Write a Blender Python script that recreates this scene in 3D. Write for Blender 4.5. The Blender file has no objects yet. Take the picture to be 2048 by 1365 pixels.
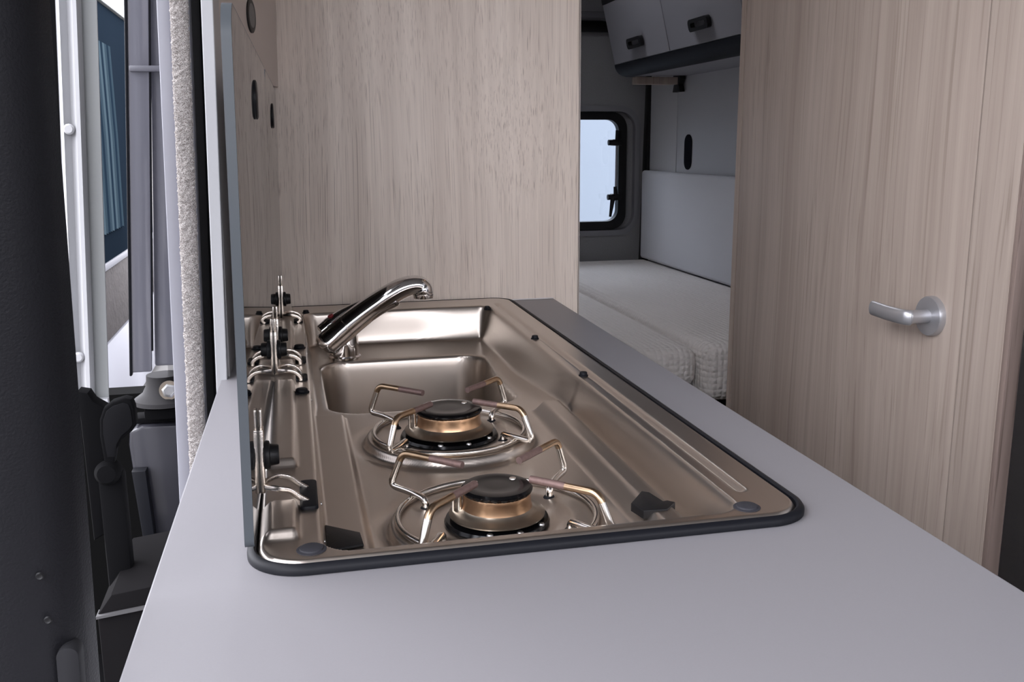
import bpy, bmesh, math, random
import numpy as np
from mathutils import Vector, Matrix
random.seed(4)
sc = bpy.context.scene
COL = sc.collection
PI = math.pi

# ---------------------------------------------------------------- camera
M = [None] * 3
def cam_axes(yaw, pitch, roll):
    cy, sy, cp, sp = math.cos(yaw), math.sin(yaw), math.cos(pitch), math.sin(pitch)
    f = Vector((sy * cp, cy * cp, -sp)); r = Vector((cy, -sy, 0)); u = r.cross(f)
    cr, sr = math.cos(roll), math.sin(roll)
    return cr * r + sr * u, -sr * r + cr * u, f
R_, U_, F_ = cam_axes(.2254, .20585, -.00708)
cd = bpy.data.cameras.new('camera'); cam = bpy.data.objects.new('camera', cd); COL.objects.link(cam)
cd.sensor_width = 36; cd.lens = 1902.6 / 2048 * 36; cd.clip_start = .01
CP = (.03384, -.55045, .25474)
cam.matrix_world = Matrix(((R_.x, U_.x, -F_.x, CP[0]), (R_.y, U_.y, -F_.y, CP[1]), (R_.z, U_.z, -F_.z, CP[2]), (0, 0, 0, 1)))
sc.camera = cam

# ---------------------------------------------------------------- world and exposure
w = bpy.data.worlds.new('sky'); sc.world = w; w.use_nodes = True
nt = w.node_tree; bgn = nt.nodes['Background']
tc = nt.nodes.new('ShaderNodeTexCoord'); sp_ = nt.nodes.new('ShaderNodeSeparateXYZ'); rp = nt.nodes.new('ShaderNodeValToRGB')
nt.links.new(tc.outputs['Generated'], sp_.inputs[0]); nt.links.new(sp_.outputs['Z'], rp.inputs[0]); nt.links.new(rp.outputs[0], bgn.inputs[0])
e = rp.color_ramp.elements
e[0].position = 0; e[0].color = (.30, .29, .29, 1)
e[1].position = .55; e[1].color = (.91, .91, .98, 1)
m_ = e.new(.05); m_.color = (.80, .81, .88, 1)
bgn.inputs[1].default_value = 6.0
sc.view_settings.view_transform = 'Standard'; sc.view_settings.look = 'None'
sc.view_settings.gamma = 1; sc.view_settings.use_curve_mapping = False
sc.view_settings.exposure = 0.34

# ---------------------------------------------------------------- materials
def newmat(name):
    m = bpy.data.materials.new(name); m.use_nodes = True
    return m, m.node_tree, m.node_tree.nodes['Principled BSDF']
def mat(name, col, rough=.5, metal=0, spec=None, bump=0, bscale=300, var=0, vscale=6, coat=0, ior=None, bdist=.001):
    m, nt, b = newmat(name)
    b.inputs['Base Color'].default_value = (*col, 1); b.inputs['Roughness'].default_value = rough
    b.inputs['Metallic'].default_value = metal; b.inputs['Coat Weight'].default_value = coat
    if spec is not None: b.inputs['Specular IOR Level'].default_value = spec
    if ior: b.inputs['IOR'].default_value = ior
    tcn = nt.nodes.new('ShaderNodeTexCoord')
    if bump:
        n = nt.nodes.new('ShaderNodeTexNoise'); n.inputs['Scale'].default_value = bscale; n.inputs['Detail'].default_value = 3
        bp = nt.nodes.new('ShaderNodeBump'); bp.inputs['Strength'].default_value = bump; bp.inputs['Distance'].default_value = bdist
        nt.links.new(tcn.outputs['Object'], n.inputs['Vector']); nt.links.new(n.outputs[0], bp.inputs['Height']); nt.links.new(bp.outputs[0], b.inputs['Normal'])
    if var:
        n = nt.nodes.new('ShaderNodeTexNoise'); n.inputs['Scale'].default_value = vscale; n.inputs['Detail'].default_value = 5
        mx = nt.nodes.new('ShaderNodeMix'); mx.data_type = 'RGBA'
        mx.inputs['A'].default_value = (*[c * (1 - var) for c in col], 1); mx.inputs['B'].default_value = (*[min(1, c * (1 + var)) for c in col], 1)
        nt.links.new(tcn.outputs['Object'], n.inputs['Vector']); nt.links.new(n.outputs[0], mx.inputs['Factor']); nt.links.new(mx.outputs['Result'], b.inputs['Base Color'])
    return m

def wood(name, light, dark, pore, across, fine=(260, 260, 3.2), pore_amt=.8, rough=.45):
    """vertical grain laminate: broad tone streaks, gentle waviness, thin dark pores. across: coordinate that runs over the board"""
    m, nt, b = newmat(name); N = nt.nodes; Lk = nt.links
    tcn = N.new('ShaderNodeTexCoord')
    def mp(scale):
        k = N.new('ShaderNodeMapping'); k.inputs['Scale'].default_value = scale; return k
    # waviness: displace coordinate with low-frequency noise
    wn = N.new('ShaderNodeTexNoise'); wn.inputs['Scale'].default_value = 1; wn.inputs['Detail'].default_value = 1
    w0 = mp((3.2, 3.2, 1.3)); Lk.new(tcn.outputs['Object'], w0.inputs[0]); Lk.new(w0.outputs[0], wn.inputs['Vector'])
    sub = N.new('ShaderNodeVectorMath'); sub.operation = 'MULTIPLY_ADD'; sub.inputs[1].default_value = (.05, .05, 0)
    Lk.new(wn.outputs['Color'], sub.inputs[0]); Lk.new(tcn.outputs['Object'], sub.inputs[2])
    def streak(sc_, det, rough_=.5):
        a = mp(sc_); n = N.new('ShaderNodeTexNoise'); n.inputs['Scale'].default_value = 1; n.inputs['Detail'].default_value = det; n.inputs['Roughness'].default_value = rough_
        Lk.new(sub.outputs[0], a.inputs[0]); Lk.new(a.outputs[0], n.inputs['Vector']); return n
    broad = streak((26, 26, .7), 4, .65)
    r1 = N.new('ShaderNodeValToRGB'); r1.color_ramp.elements[0].position = .33; r1.color_ramp.elements[1].position = .66
    r1.color_ramp.elements[0].color = (*dark, 1); r1.color_ramp.elements[1].color = (*light, 1)
    Lk.new(broad.outputs[0], r1.inputs[0])
    thin = streak(fine, 2, .6)
    r2 = N.new('ShaderNodeValToRGB'); r2.color_ramp.elements[0].position = .33; r2.color_ramp.elements[1].position = .42
    r2.color_ramp.elements[0].color = (1, 1, 1, 1); r2.color_ramp.elements[1].color = (0, 0, 0, 1)
    Lk.new(thin.outputs[0], r2.inputs[0])
    mul = N.new('ShaderNodeMath'); mul.operation = 'MULTIPLY'; mul.inputs[1].default_value = pore_amt; Lk.new(r2.outputs[0], mul.inputs[0])
    mx = N.new('ShaderNodeMix'); mx.data_type = 'RGBA'; mx.inputs['B'].default_value = (*pore, 1)
    Lk.new(mul.outputs[0], mx.inputs['Factor']); Lk.new(r1.outputs[0], mx.inputs['A'])
    med = streak((120, 120, 1.6), 3, .6)
    mx2 = N.new('ShaderNodeMix'); mx2.data_type = 'RGBA'; mx2.blend_type = 'MULTIPLY'; mx2.inputs['Factor'].default_value = .35
    Lk.new(mx.outputs['Result'], mx2.inputs['A']); 
    r3 = N.new('ShaderNodeValToRGB'); r3.color_ramp.elements[0].position = .3; r3.color_ramp.elements[1].position = .7
    r3.color_ramp.elements[0].color = (.62, .6, .58, 1); r3.color_ramp.elements[1].color = (1, 1, 1, 1)
    Lk.new(med.outputs[0], r3.inputs[0]); Lk.new(r3.outputs[0], mx2.inputs['B'])
    Lk.new(mx2.outputs['Result'], b.inputs['Base Color']); b.inputs['Roughness'].default_value = rough
    bp = N.new('ShaderNodeBump'); bp.inputs['Strength'].default_value = .15; bp.inputs['Distance'].default_value = .0005; bp.invert = True
    Lk.new(r2.outputs[0], bp.inputs['Height']); Lk.new(bp.outputs[0], b.inputs['Normal'])
    return m

WOOD = wood('light_wood_laminate', (.92, .815, .72), (.78, .675, .59), (.36, .27, .225), 'x', fine=(950, 950, 2.6), pore_amt=.62)
WOOD_DOOR = wood('door_wood_laminate', (.47, .395, .34), (.37, .30, .255), (.22, .165, .13), 'y', fine=(200, 200, 1.5), pore_amt=.4)
WOOD_EDGE = wood('dark_wood_edging', (.30, .23, .20), (.20, .15, .13), (.10, .07, .06), 'x')
COUNTER = mat('grey_laminate', (.212, .206, .218), .42, spec=.45, bump=.08, bscale=1500, bdist=.0003, var=.03, vscale=900)
COUNTER_EDGE = mat('counter_edge_band', (.36, .35, .39), .4)
WHITE_BOARD = mat('white_laminate', (.56, .56, .58), .5)
LOCKER_BOARD = mat('dimmed_locker_board', (.26, .26, .285), .5)  # white locker board greyed to carry the weak light over the bed
GREY_BOARD = mat('pale_grey_wall_board', (.40, .39, .39), .55)
FELT_WALL = mat('grey_carpet_lining', (.24, .24, .25), .95, bump=.5, bscale=500, bdist=.002, var=.25, vscale=400)
CEIL = mat('ceiling_lining', (.20, .19, .185), .85)
FLOOR = mat('vinyl_floor', (.10, .09, .08), .6, var=.2)
BLACK = mat('black_plastic', (.006, .006, .007), .45, spec=.3, bump=.1, bscale=900)
MATTE = mat('matt_black_plastic', (.0035, .0035, .004), .85, spec=.06)
BLACK_TEX = mat('black_textured_trim', (.009, .009, .011), .5, bump=.55, bscale=650, bdist=.0006, spec=.14)
RUBBER = mat('black_rubber', (.005, .0055, .008), .5, spec=.2)
GREY_RUBBER = mat('grey_rubber', (.030, .030, .036), .6, spec=.2)
ENAMEL = mat('black_enamel', (.003, .003, .0035), .16, spec=.28)
WHITE_PAINT = mat('white_painted_metal', (.44, .445, .46), .38, coat=.1)
GREY_PAINT = mat('dark_grey_painted_metal', (.15, .15, .175), .22, coat=.5, spec=.6)
LILAC = mat('light_grey_trim', (.33, .33, .37), .4)
MID_GREY = mat('mid_grey_trim', (.24, .25, .25), .45)
CHROME = mat('chrome', (.78, .77, .77), .05, metal=1)
TRIVET = mat('bright_steel_wire', (.72, .68, .63), .17, metal=1)
BRONZE = mat('heat_tinted_steel', (.44, .31, .20), .28, metal=1, var=.25, vscale=120)
BROWNTIP = mat('burnt_steel_tip', (.22, .145, .13), .5, metal=.6, var=.3, vscale=300)
BRASS = mat('tarnished_brass', (.52, .33, .20), .30, metal=1, var=.22, vscale=60)
FLANGE = mat('burner_steel', (.42, .36, .29), .33, metal=1, var=.2, vscale=50)
HINGE_STEEL = mat('stamped_steel', (.72, .66, .60), .25, metal=1, bump=.25, bscale=900, bdist=.0006)
ALU = mat('satin_aluminium', (.50, .50, .52), .35, metal=.7)
CUSHION = mat('white_cushion_cover', (.60, .61, .65), .9, bump=.15, bscale=900)
OVAL = mat('dark_recess', (.008, .008, .012), .8, spec=.05)
RED = mat('red_mark', (.35, .03, .04), .4)
SEAT = mat('black_seat_fabric', (.018, .018, .019), .9, bump=.3, bscale=700)
SCREW = mat('zinc_screw', (.5, .5, .5), .35, metal=1)
FOIL = mat('embossed_foil', (.07, .063, .062), .7, spec=.1, bump=.6, bscale=35, bdist=.01, var=.3, vscale=20)

def steel_mat():
    m, nt, b = newmat('brushed_stainless_steel'); N = nt.nodes; Lk = nt.links
    b.inputs['Base Color'].default_value = (.58, .52, .465, 1); b.inputs['Metallic'].default_value = 1; b.inputs['Roughness'].default_value = .24
    tcn = N.new('ShaderNodeTexCoord'); mp = N.new('ShaderNodeMapping'); mp.inputs['Scale'].default_value = (900, 12, 900)
    n = N.new('ShaderNodeTexNoise'); n.inputs['Scale'].default_value = 1; n.inputs['Detail'].default_value = 2
    Lk.new(tcn.outputs['Object'], mp.inputs[0]); Lk.new(mp.outputs[0], n.inputs['Vector'])
    mr = N.new('ShaderNodeMapRange'); mr.inputs['To Min'].default_value = .27; mr.inputs['To Max'].default_value = .35
    Lk.new(n.outputs[0], mr.inputs['Value']); Lk.new(mr.outputs[0], b.inputs['Roughness'])
    return m
STEEL = steel_mat()

def mattress_mat():
    m, nt, b = newmat('honeycomb_mattress_cover'); N = nt.nodes; Lk = nt.links
    b.inputs['Base Color'].default_value = (.78, .74, .71, 1); b.inputs['Roughness'].default_value = .9
    tcn = N.new('ShaderNodeTexCoord'); v = N.new('ShaderNodeTexVoronoi'); v.inputs['Scale'].default_value = 75; v.inputs['Randomness'].default_value = .25
    v.feature = 'SMOOTH_F1'; v.inputs['Smoothness'].default_value = .25
    Lk.new(tcn.outputs['Object'], v.inputs['Vector'])
    bp = N.new('ShaderNodeBump'); bp.inputs['Strength'].default_value = .6; bp.inputs['Distance'].default_value = .010; bp.invert = True
    Lk.new(v.outputs['Distance'], bp.inputs['Height']); Lk.new(bp.outputs[0], b.inputs['Normal'])
    return m
MATTRESS = mattress_mat()

def pane_mat(name, tint, refl_rough=.0):
    m = bpy.data.materials.new(name); m.use_nodes = True; nt = m.node_tree; N = nt.nodes; Lk = nt.links
    N.remove(N['Principled BSDF']); out = N['Material Output']
    t = N.new('ShaderNodeBsdfTransparent'); t.inputs[0].default_value = (*tint, 1)
    g = N.new('ShaderNodeBsdfGlossy'); g.inputs['Roughness'].default_value = refl_rough; g.inputs['Color'].default_value = (.9, .9, .9, 1)
    fr = N.new('ShaderNodeFresnel'); fr.inputs[0].default_value = 1.5; mx = N.new('ShaderNodeMixShader')
    Lk.new(fr.outputs[0], mx.inputs[0]); Lk.new(t.outputs[0], mx.inputs[1]); Lk.new(g.outputs[0], mx.inputs[2]); Lk.new(mx.outputs[0], out.inputs[0])
    return m
PANE = pane_mat('clear_acrylic', (.86, .90, .94))
SMOKED = pane_mat('smoked_glass', (.50, .50, .51), .012)
def seal_mat():
    m = mat('van_window_tinted_glass', (.009, .014, .021), .6, spec=0)
    return m
BLUEGLASS = seal_mat()
CURTAIN = mat('blue_grey_curtain', (.07, .13, .19), .8)
LAMP = mat('warm_lamp', (1, .6, .3), .5)
LAMP.node_tree.nodes['Principled BSDF'].inputs['Emission Color'].default_value = (1, .50, .22, 1)
LAMP.node_tree.nodes['Principled BSDF'].inputs['Emission Strength'].default_value = 14

def felt_mat():
    m, nt, b = newmat('fluffy_felt_seal'); N = nt.nodes; Lk = nt.links
    b.inputs['Roughness'].default_value = 1
    tcn = N.new('ShaderNodeTexCoord'); n = N.new('ShaderNodeTexNoise'); n.inputs['Scale'].default_value = 900; n.inputs['Detail'].default_value = 4
    r = N.new('ShaderNodeValToRGB'); r.color_ramp.elements[0].position = .35; r.color_ramp.elements[1].position = .62
    r.color_ramp.elements[0].color = (.20, .17, .155, 1); r.color_ramp.elements[1].color = (.56, .53, .51, 1)
    Lk.new(tcn.outputs['Object'], n.inputs['Vector']); Lk.new(n.outputs[0], r.inputs[0]); Lk.new(r.outputs[0], b.inputs['Base Color'])
    bp = N.new('ShaderNodeBump'); bp.inputs['Strength'].default_value = .8; bp.inputs['Distance'].default_value = .002
    Lk.new(n.outputs[0], bp.inputs['Height']); Lk.new(bp.outputs[0], b.inputs['Normal'])
    return m
FELT = felt_mat()

# ---------------------------------------------------------------- mesh helpers
def link_mesh(name, verts, faces, m, parent=None, smooth=True, mats=None, fmat=None, auto=True):
    me = bpy.data.meshes.new(name); me.from_pydata([tuple(v) for v in verts], [], faces)
    for k in (mats or [m]): me.materials.append(k)
    if fmat: me.polygons.foreach_set('material_index', fmat)
    if smooth:
        me.polygons.foreach_set('use_smooth', [True] * len(me.polygons))
    me.update()
    if smooth and auto:
        try: me.set_sharp_from_angle(angle=math.radians(38))
        except Exception: pass
    o = bpy.data.objects.new(name, me); COL.objects.link(o)
    if parent: o.parent = parent; o.matrix_parent_inverse = Matrix.Translation(-Vector(parent.location)) if parent.type == 'EMPTY' else Matrix()
    return o
def thing(name, label, cat, loc, group=None):
    o = bpy.data.objects.new(name, None); COL.objects.link(o); o.location = loc; o.empty_display_size = .02
    o['label'] = label; o['category'] = cat
    if group: o['group'] = group
    return o
def tag(o, label=None, cat=None, group=None, kind=None):
    if label: o['label'] = label
    if cat: o['category'] = cat
    if group: o['group'] = group
    if kind: o['kind'] = kind
    return o

class MB:
    def __init__(s): s.v = []; s.f = []; s.m = []
    def add(s, vs, fs, mi=0):
        b = len(s.v); s.v += [Vector(v) for v in vs]; s.f += [tuple(b + i for i in f) for f in fs]; s.m += [mi] * len(fs); return s
    def box(s, x0, x1, y0, y1, z0, z1, bev=0, mi=0, seg=2):
        bm = bmesh.new(); bmesh.ops.create_cube(bm, size=1)
        for v in bm.verts: v.co = ((x0 + x1) / 2 + v.co.x * (x1 - x0), (y0 + y1) / 2 + v.co.y * (y1 - y0), (z0 + z1) / 2 + v.co.z * (z1 - z0))
        if bev: bmesh.ops.bevel(bm, geom=bm.edges[:], offset=bev, segments=seg, profile=.5, affect='EDGES')
        bm.normal_update(); s._bm(bm, mi); return s
    def _bm(s, bm, mi):
        bm.verts.index_update(); s.add([v.co.copy() for v in bm.verts], [[v.index for v in f.verts] for f in bm.faces], mi); bm.free()
    def prism(s, poly, axis, a, b, bev=0, mi=0, seg=2):
        """poly: list of 2D points; axis: 'x','y','z' extrusion axis from a to b"""
        def P(p, t):
            return {'x': (t, p[0], p[1]), 'y': (p[0], t, p[1]), 'z': (p[0], p[1], t)}[axis]
        bm = bmesh.new(); A = [bm.verts.new(P(p, a)) for p in poly]; B = [bm.verts.new(P(p, b)) for p in poly]
        bm.faces.new(A); bm.faces.new(B[::-1]); n = len(poly)
        for i in range(n): bm.faces.new((A[i], B[i], B[(i + 1) % n], A[(i + 1) % n]))
        bmesh.ops.recalc_face_normals(bm, faces=bm.faces)
        if bev:
            bmesh.ops.bevel(bm, geom=[e for e in bm.edges if all(v in A for v in e.verts) or all(v in B for v in e.verts)], offset=bev, segments=seg, profile=.5, affect='EDGES')
        s._bm(bm, mi); return s
    def tube(s, pts, r, n=10, mi=0, cap=True, flat=1.0, miseg=None, up=None):
        pts = [Vector(p) for p in pts]; N = len(pts)
        rs = r if isinstance(r, (list, tuple)) else [r] * N
        t = [(pts[min(i + 1, N - 1)] - pts[max(i - 1, 0)]).normalized() for i in range(N)]
        u = Vector(up) if up else (Vector((0, 0, 1)) if abs(t[0].z) < .9 else Vector((1, 0, 0)))
        base = len(s.v)
        for i in range(N):
            u = (u - u.dot(t[i]) * t[i]).normalized(); v = t[i].cross(u)
            for k in range(n):
                a = 2 * PI * k / n; s.v.append(pts[i] + rs[i] * (math.cos(a) * u * flat + math.sin(a) * v))
        for i in range(N - 1):
            for k in range(n):
                s.f.append((base + i * n + k, base + i * n + (k + 1) % n, base + (i + 1) * n + (k + 1) % n, base + (i + 1) * n + k)); s.m.append(miseg[i] if miseg else mi)
        if cap:
            s.f.append(tuple(base + k for k in range(n))[::-1]); s.m.append(miseg[0] if miseg else mi)
            s.f.append(tuple(base + (N - 1) * n + k for k in range(n))); s.m.append(miseg[-1] if miseg else mi)
        return s
    def lathe(s, prof, origin, axis=(0, 0, 1), n=40, mi=0, scal=None):
        """prof: (radius, height) list along axis"""
        ax = Vector(axis).normalized(); u = ax.orthogonal().normalized(); v = ax.cross(u); o = Vector(origin); base = len(s.v)
        for i, (r, h) in enumerate(prof):
            for k in range(n):
                a = 2 * PI * k / n; rr = r; hh = h
                if scal and i in scal[0]: hh = h + scal[1] * (.5 + .5 * math.cos(a * scal[2]))
                s.v.append(o + ax * hh + rr * (math.cos(a) * u + math.sin(a) * v))
        for i in range(len(prof) - 1):
            for k in range(n):
                s.f.append((base + i * n + k, base + i * n + (k + 1) % n, base + (i + 1) * n + (k + 1) % n, base + (i + 1) * n + k)); s.m.append(mi)
        if prof[0][0] > 1e-5: s.f.append(tuple(base + k for k in range(n))[::-1]); s.m.append(mi)
        if prof[-1][0] > 1e-5: s.f.append(tuple(base + (len(prof) - 1) * n + k for k in range(n))); s.m.append(mi)
        return s
    def warp(s, fn):
        s.v = [Vector(fn(v)) for v in s.v]; return s
    def build(s, name, m, parent=None, mats=None, smooth=True, auto=True):
        o = link_mesh(name, s.v, s.f, m, parent, smooth, mats, s.m if mats else None, auto)
        bm = bmesh.new(); bm.from_mesh(o.data); bmesh.ops.remove_doubles(bm, verts=bm.verts, dist=1e-6)
        bmesh.ops.recalc_face_normals(bm, faces=bm.faces); bm.to_mesh(o.data); bm.free()
        if smooth and auto:
            try: o.data.set_sharp_from_angle(angle=math.radians(38))
            except Exception: pass
        return o

def rrect(x0, x1, y0, y1, r, n=8, radii=None):
    R = radii or [r] * 4; pts = []
    for (cx, cy, a0, rr) in ((x1 - R[0], y0 + R[0], -90, R[0]), (x1 - R[1], y1 - R[1], 0, R[1]), (x0 + R[2], y1 - R[2], 90, R[2]), (x0 + R[3], y0 + R[3], 180, R[3])):
        for k in range(n + 1):
            a = math.radians(a0 + 90 * k / n); pts.append((cx + rr * math.cos(a), cy + rr * math.sin(a)))
    return pts
def frame(mb, outer, inner, axis, a, b, mi=0):
    """ring between two loops with the same number of points"""
    def P(p, t): return {'x': (t, p[0], p[1]), 'y': (p[0], t, p[1]), 'z': (p[0], p[1], t)}[axis]
    n = len(outer); vs = [P(p, a) for p in outer] + [P(p, a) for p in inner] + [P(p, b) for p in outer] + [P(p, b) for p in inner]; fs = []
    for i in range(n):
        j = (i + 1) % n
        fs += [(i, j, n + j, n + i), (2 * n + i, 3 * n + i, 3 * n + j, 2 * n + j), (i, 2 * n + i, 2 * n + j, j), (n + i, n + j, 3 * n + j, 3 * n + i)]
    mb.add(vs, fs, mi); return mb
def smooth_path(pts, n=6):
    """Catmull-Rom through the points"""
    P = [Vector(p) for p in pts]; out = []
    for i in range(len(P) - 1):
        p0, p1, p2, p3 = P[max(i - 1, 0)], P[i], P[i + 1], P[min(i + 2, len(P) - 1)]
        for k in range(n):
            t = k / n; out.append(.5 * ((2 * p1) + (p2 - p0) * t + (2 * p0 - 5 * p1 + 4 * p2 - p3) * t * t + (3 * p1 - p0 - 3 * p2 + p3) * t ** 3))
    out.append(P[-1]); return out
def fillet(pts, r, n=5):
    """polyline with rounded corners"""
    P = [Vector(p) for p in pts]; out = [P[0]]
    for i in range(1, len(P) - 1):
        a = (P[i - 1] - P[i]); b = (P[i + 1] - P[i]); d = min(r, a.length * .48, b.length * .48)
        p0 = P[i] + a.normalized() * d; p2 = P[i] + b.normalized() * d
        for k in range(n + 1):
            t = k / n; out.append((1 - t) ** 2 * p0 + 2 * t * (1 - t) * P[i] + t * t * p2)
    out.append(P[-1]); return out

# ================================================================ room shell
ZF, ZC = -.90, 1.08
YR = 3.0
def shell(name, mb, m, **k): return tag(mb.build(name, m, smooth=False, **k), kind='structure')
shell('floor', MB().box(-.3, 1.6, -1.3, 3.1, ZF - .05, ZF), FLOOR)
cl = MB()                                                            # ceiling with an unseen opening added to light the rear bed
for x0, x1, y0, y1 in ((-.3, 1.6, -1.60, 1.75), (-.3, .55, 1.75, 2.35), (.80, 1.6, 1.75, 2.35), (-.3, 1.6, 2.35, 3.1)):
    cl.box(x0, x1, y0, y1, ZC, ZC + .05)
shell('ceiling', cl, CEIL)
shell('wall_front', MB().box(-.30, 1.45, -1.62, -1.58, ZF, .24).box(-.30, 1.45, -1.62, -1.58, .98, ZC), mat('cab_dark', (.02, .02, .022), .7))
# right side of the van
shell('wall_right', MB().box(1.395, 1.45, -1.58, 2.998, ZF, ZC), WHITE_BOARD)
# left side lining behind the kitchen: board with white front edge
wl = MB().box(-.0725, -.0635, .53, .957, -.03, .60).warp(lambda v: (v.x + .02 * max(v.z, 0) + .02, v.y, v.z))
shell('wall_left', wl, GREY_BOARD)
shell('wall_left_outer', MB().box(-.125, -.112, .66, 3.0, ZF, ZC), GREY_BOARD)
shell('trim_1', MB().box(-.0605, -.0485, .515, .53, -.9, .60, .001).warp(lambda v: (v.x + .030 * v.z + .0035, v.y, v.z)), WHITE_PAINT)

# rear door lining with a real opening for the window
WX0, WX1, WZ0, WZ1 = .78, 1.305, -.078, .362
outer = [(-.12, ZF), (1.395, ZF), (1.395, ZC), (-.12, ZC)]
op = rrect(WX0 - .04, WX1 + .04, WZ0 - .012, WZ1 + .012, .07, 8)
def wall_with_hole(name, x0, x1, z0, z1, hole, y0, y1, m):
    # hole loop ordered ccw starting bottom-right; matching outer loop built by ray casting from the hole centre
    cx = sum(p[0] for p in hole) / len(hole); cz = sum(p[1] for p in hole) / len(hole); out = []
    for (hx, hz) in hole:
        dx, dz = hx - cx, hz - cz; t = 1e9
        if dx > 1e-9: t = min(t, (x1 - cx) / dx)
        if dx < -1e-9: t = min(t, (x0 - cx) / dx)
        if dz > 1e-9: t = min(t, (z1 - cz) / dz)
        if dz < -1e-9: t = min(t, (z0 - cz) / dz)
        out.append((cx + dx * t, cz + dz * t))
    # snap nearest ones to the corners
    for c in ((x0, z0), (x1, z0), (x1, z1), (x0, z1)):
        i = min(range(len(out)), key=lambda k: (out[k][0] - c[0]) ** 2 + (out[k][1] - c[1]) ** 2); out[i] = c
    mb = MB(); frame(mb, out, hole, 'y', y0, y1)
    return shell(name, mb, m)
wall_with_hole('wall_back', .64, 1.395, ZF, ZC, op, YR, YR + .02, FELT_WALL)
op2 = rrect(-.03, .54, WZ0 - .012, WZ1 + .012, .07, 8)  # second window opening, out of view, added for more light at the rear
wall_with_hole('wall_back_left', -.12, .64, ZF, ZC, op2, YR, YR + .02, FELT_WALL)
# recessed reveal, black frame, pane
win = bpy.data.objects.new('window_1', None); COL.objects.link(win); win.location = ((WX0 + WX1) / 2, YR + .02, (WZ0 + WZ1) / 2); win['kind'] = 'structure'
mb = MB(); frame(mb, rrect(WX0 - .055, WX1 + .055, WZ0 - .026, WZ1 + .026, .08, 8), rrect(WX0 - .035, WX1 + .035, WZ0 - .006, WZ1 + .006, .065, 8), 'y', YR - .006, YR + .03)
mb.build('window_surround', mat('surround_plastic', (.20, .20, .22), .6), win)
mb = MB(); frame(mb, rrect(WX0 - .045, WX1 + .045, WZ0 - .02, WZ1 + .02, .07, 8), rrect(WX0, WX1, WZ0, WZ1, .055, 8), 'y', YR + .022, YR + .045)
mb.build('window_surround', FELT_WALL, win)
mb = MB(); frame(mb, rrect(WX0 - .004, WX1 + .004, WZ0 - .004, WZ1 + .004, .06, 8), rrect(WX0 + .026, WX1 - .028, WZ0 + .028, WZ1 - .024, .045, 8), 'y', YR + .005, YR + .04)
mb.build('window_frame', BLACK, win)
MB().prism(rrect(WX0 + .02, WX1 - .02, WZ0 + .02, WZ1 - .02, .045, 8), 'y', YR + .035, YR + .039).build('pane', PANE, win)
mb = MB().tube([(1.268, YR + .0, .30), (1.266, YR + .0, .03)], .005); mb.build('stay', mat('grey_stay', (.3, .3, .33), .4, metal=.6), win)
for zz in (.252, .045):
    mb = MB().box(1.245, 1.283, YR - .02, YR + .012, zz - .012, zz + .012, .003)
    mb.tube([(1.228, YR - .014, zz), (1.262, YR - .014, zz)], .011)
    if zz < .1: mb.tube([(1.248, YR - .02, zz), (1.236, YR - .024, zz - .075)], [.010, .005]).tube([(1.262, YR - .015, zz), (1.258, YR - .012, zz + .04)], [.010, .006])
    else: mb.tube([(1.262, YR - .01, zz), (1.268, YR - .01, zz + .045)], [.006, .01])
    mb.build('window_latch', BLACK, win)
mb = MB().box(.95, 1.105, YR + .0, YR + .012, .012, .016).box(.95, 1.087, YR, YR + .012, -.038, -.030); mb.build('window_blind_cord', BLACK, win)
MB().tube([(1.08, YR - .012, -.098), (1.118, YR - .012, -.096)], .005).build('window_catch', SCREW, win)
# black gap strip in the rear corner and bar over the door
tag(MB().box(1.368, 1.390, YR - .05, YR - .002, -.9, .60, .002).warp(lambda v: (v.x + .022 * v.z, v.y, v.z)).build('trim_2', BLACK), kind='structure')
tag(MB().box(.9, 1.39, YR - .03, YR - .002, .655, .692, .003).build('trim_3', BLACK), kind='structure')
tag(MB().box(.9, 1.39, YR - .09, YR - .002, .694, .72, .012).build('trim_4', mat('roof_edge_lining', (.10, .10, .11), .9)), kind='structure')
for zz in (.435, .185, -.06):
    pass
tag(MB().box(-.5, 4.5, 5.5, 5.6, -1.3, 1.15).build('wall_outside', mat('pale_outside_wall', (.24, .262, .29), .8)), kind='structure')

tag(MB().box(-7, 7, -6.2, -6.0, -1.3, 1.5).build('sky_block_front', mat('grey_sky_block', (.30, .29, .29), .9)), kind='structure')  # unseen screen added to keep bright sky out of the steel's reflections

# ================================================================ partition / wardrobe panel at the end of the worktop
YP = .958
wd = thing('wardrobe', 'tall light wood wardrobe standing at the far end of the worktop', 'wardrobe', (.2, YP, ZF))
MB().box(-.045, .493, YP, YP + .45, ZF, ZC - .002, .0008).build('carcass', WOOD, wd)
MB().box(.4935, .4955, YP + .0002, YP + .018, ZF, ZC - .004).build('edge_band', mat('edge_band_grey', (.35, .31, .28), .5), wd)

MB().box(.001, .4505, YP - .0022, YP - .0004, .0004, .0022, .0003).build('sealant_strip', mat('white_sealant', (.72, .68, .68), .5), wd)

# ================================================================ kitchen cabinet + worktop
kc = thing('kitchen_cabinet', 'low kitchen cabinet carrying the grey worktop', 'cabinet', (.2, .2, ZF))
cab = [(-.035, -.40), (.405, -.40), (.428, YP - .002), (-.03, YP - .002)]
MB().prism(cab, 'z', ZF, -.17).build('body', WHITE_BOARD, kc, smooth=False)
mbp = MB(); mbp.box(-.03, .0, -.38, .93, -.17, -.0275).box(.385, .405, -.38, .93, -.17, -.0275).build('side_rail', WHITE_BOARD, kc, smooth=False)

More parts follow.
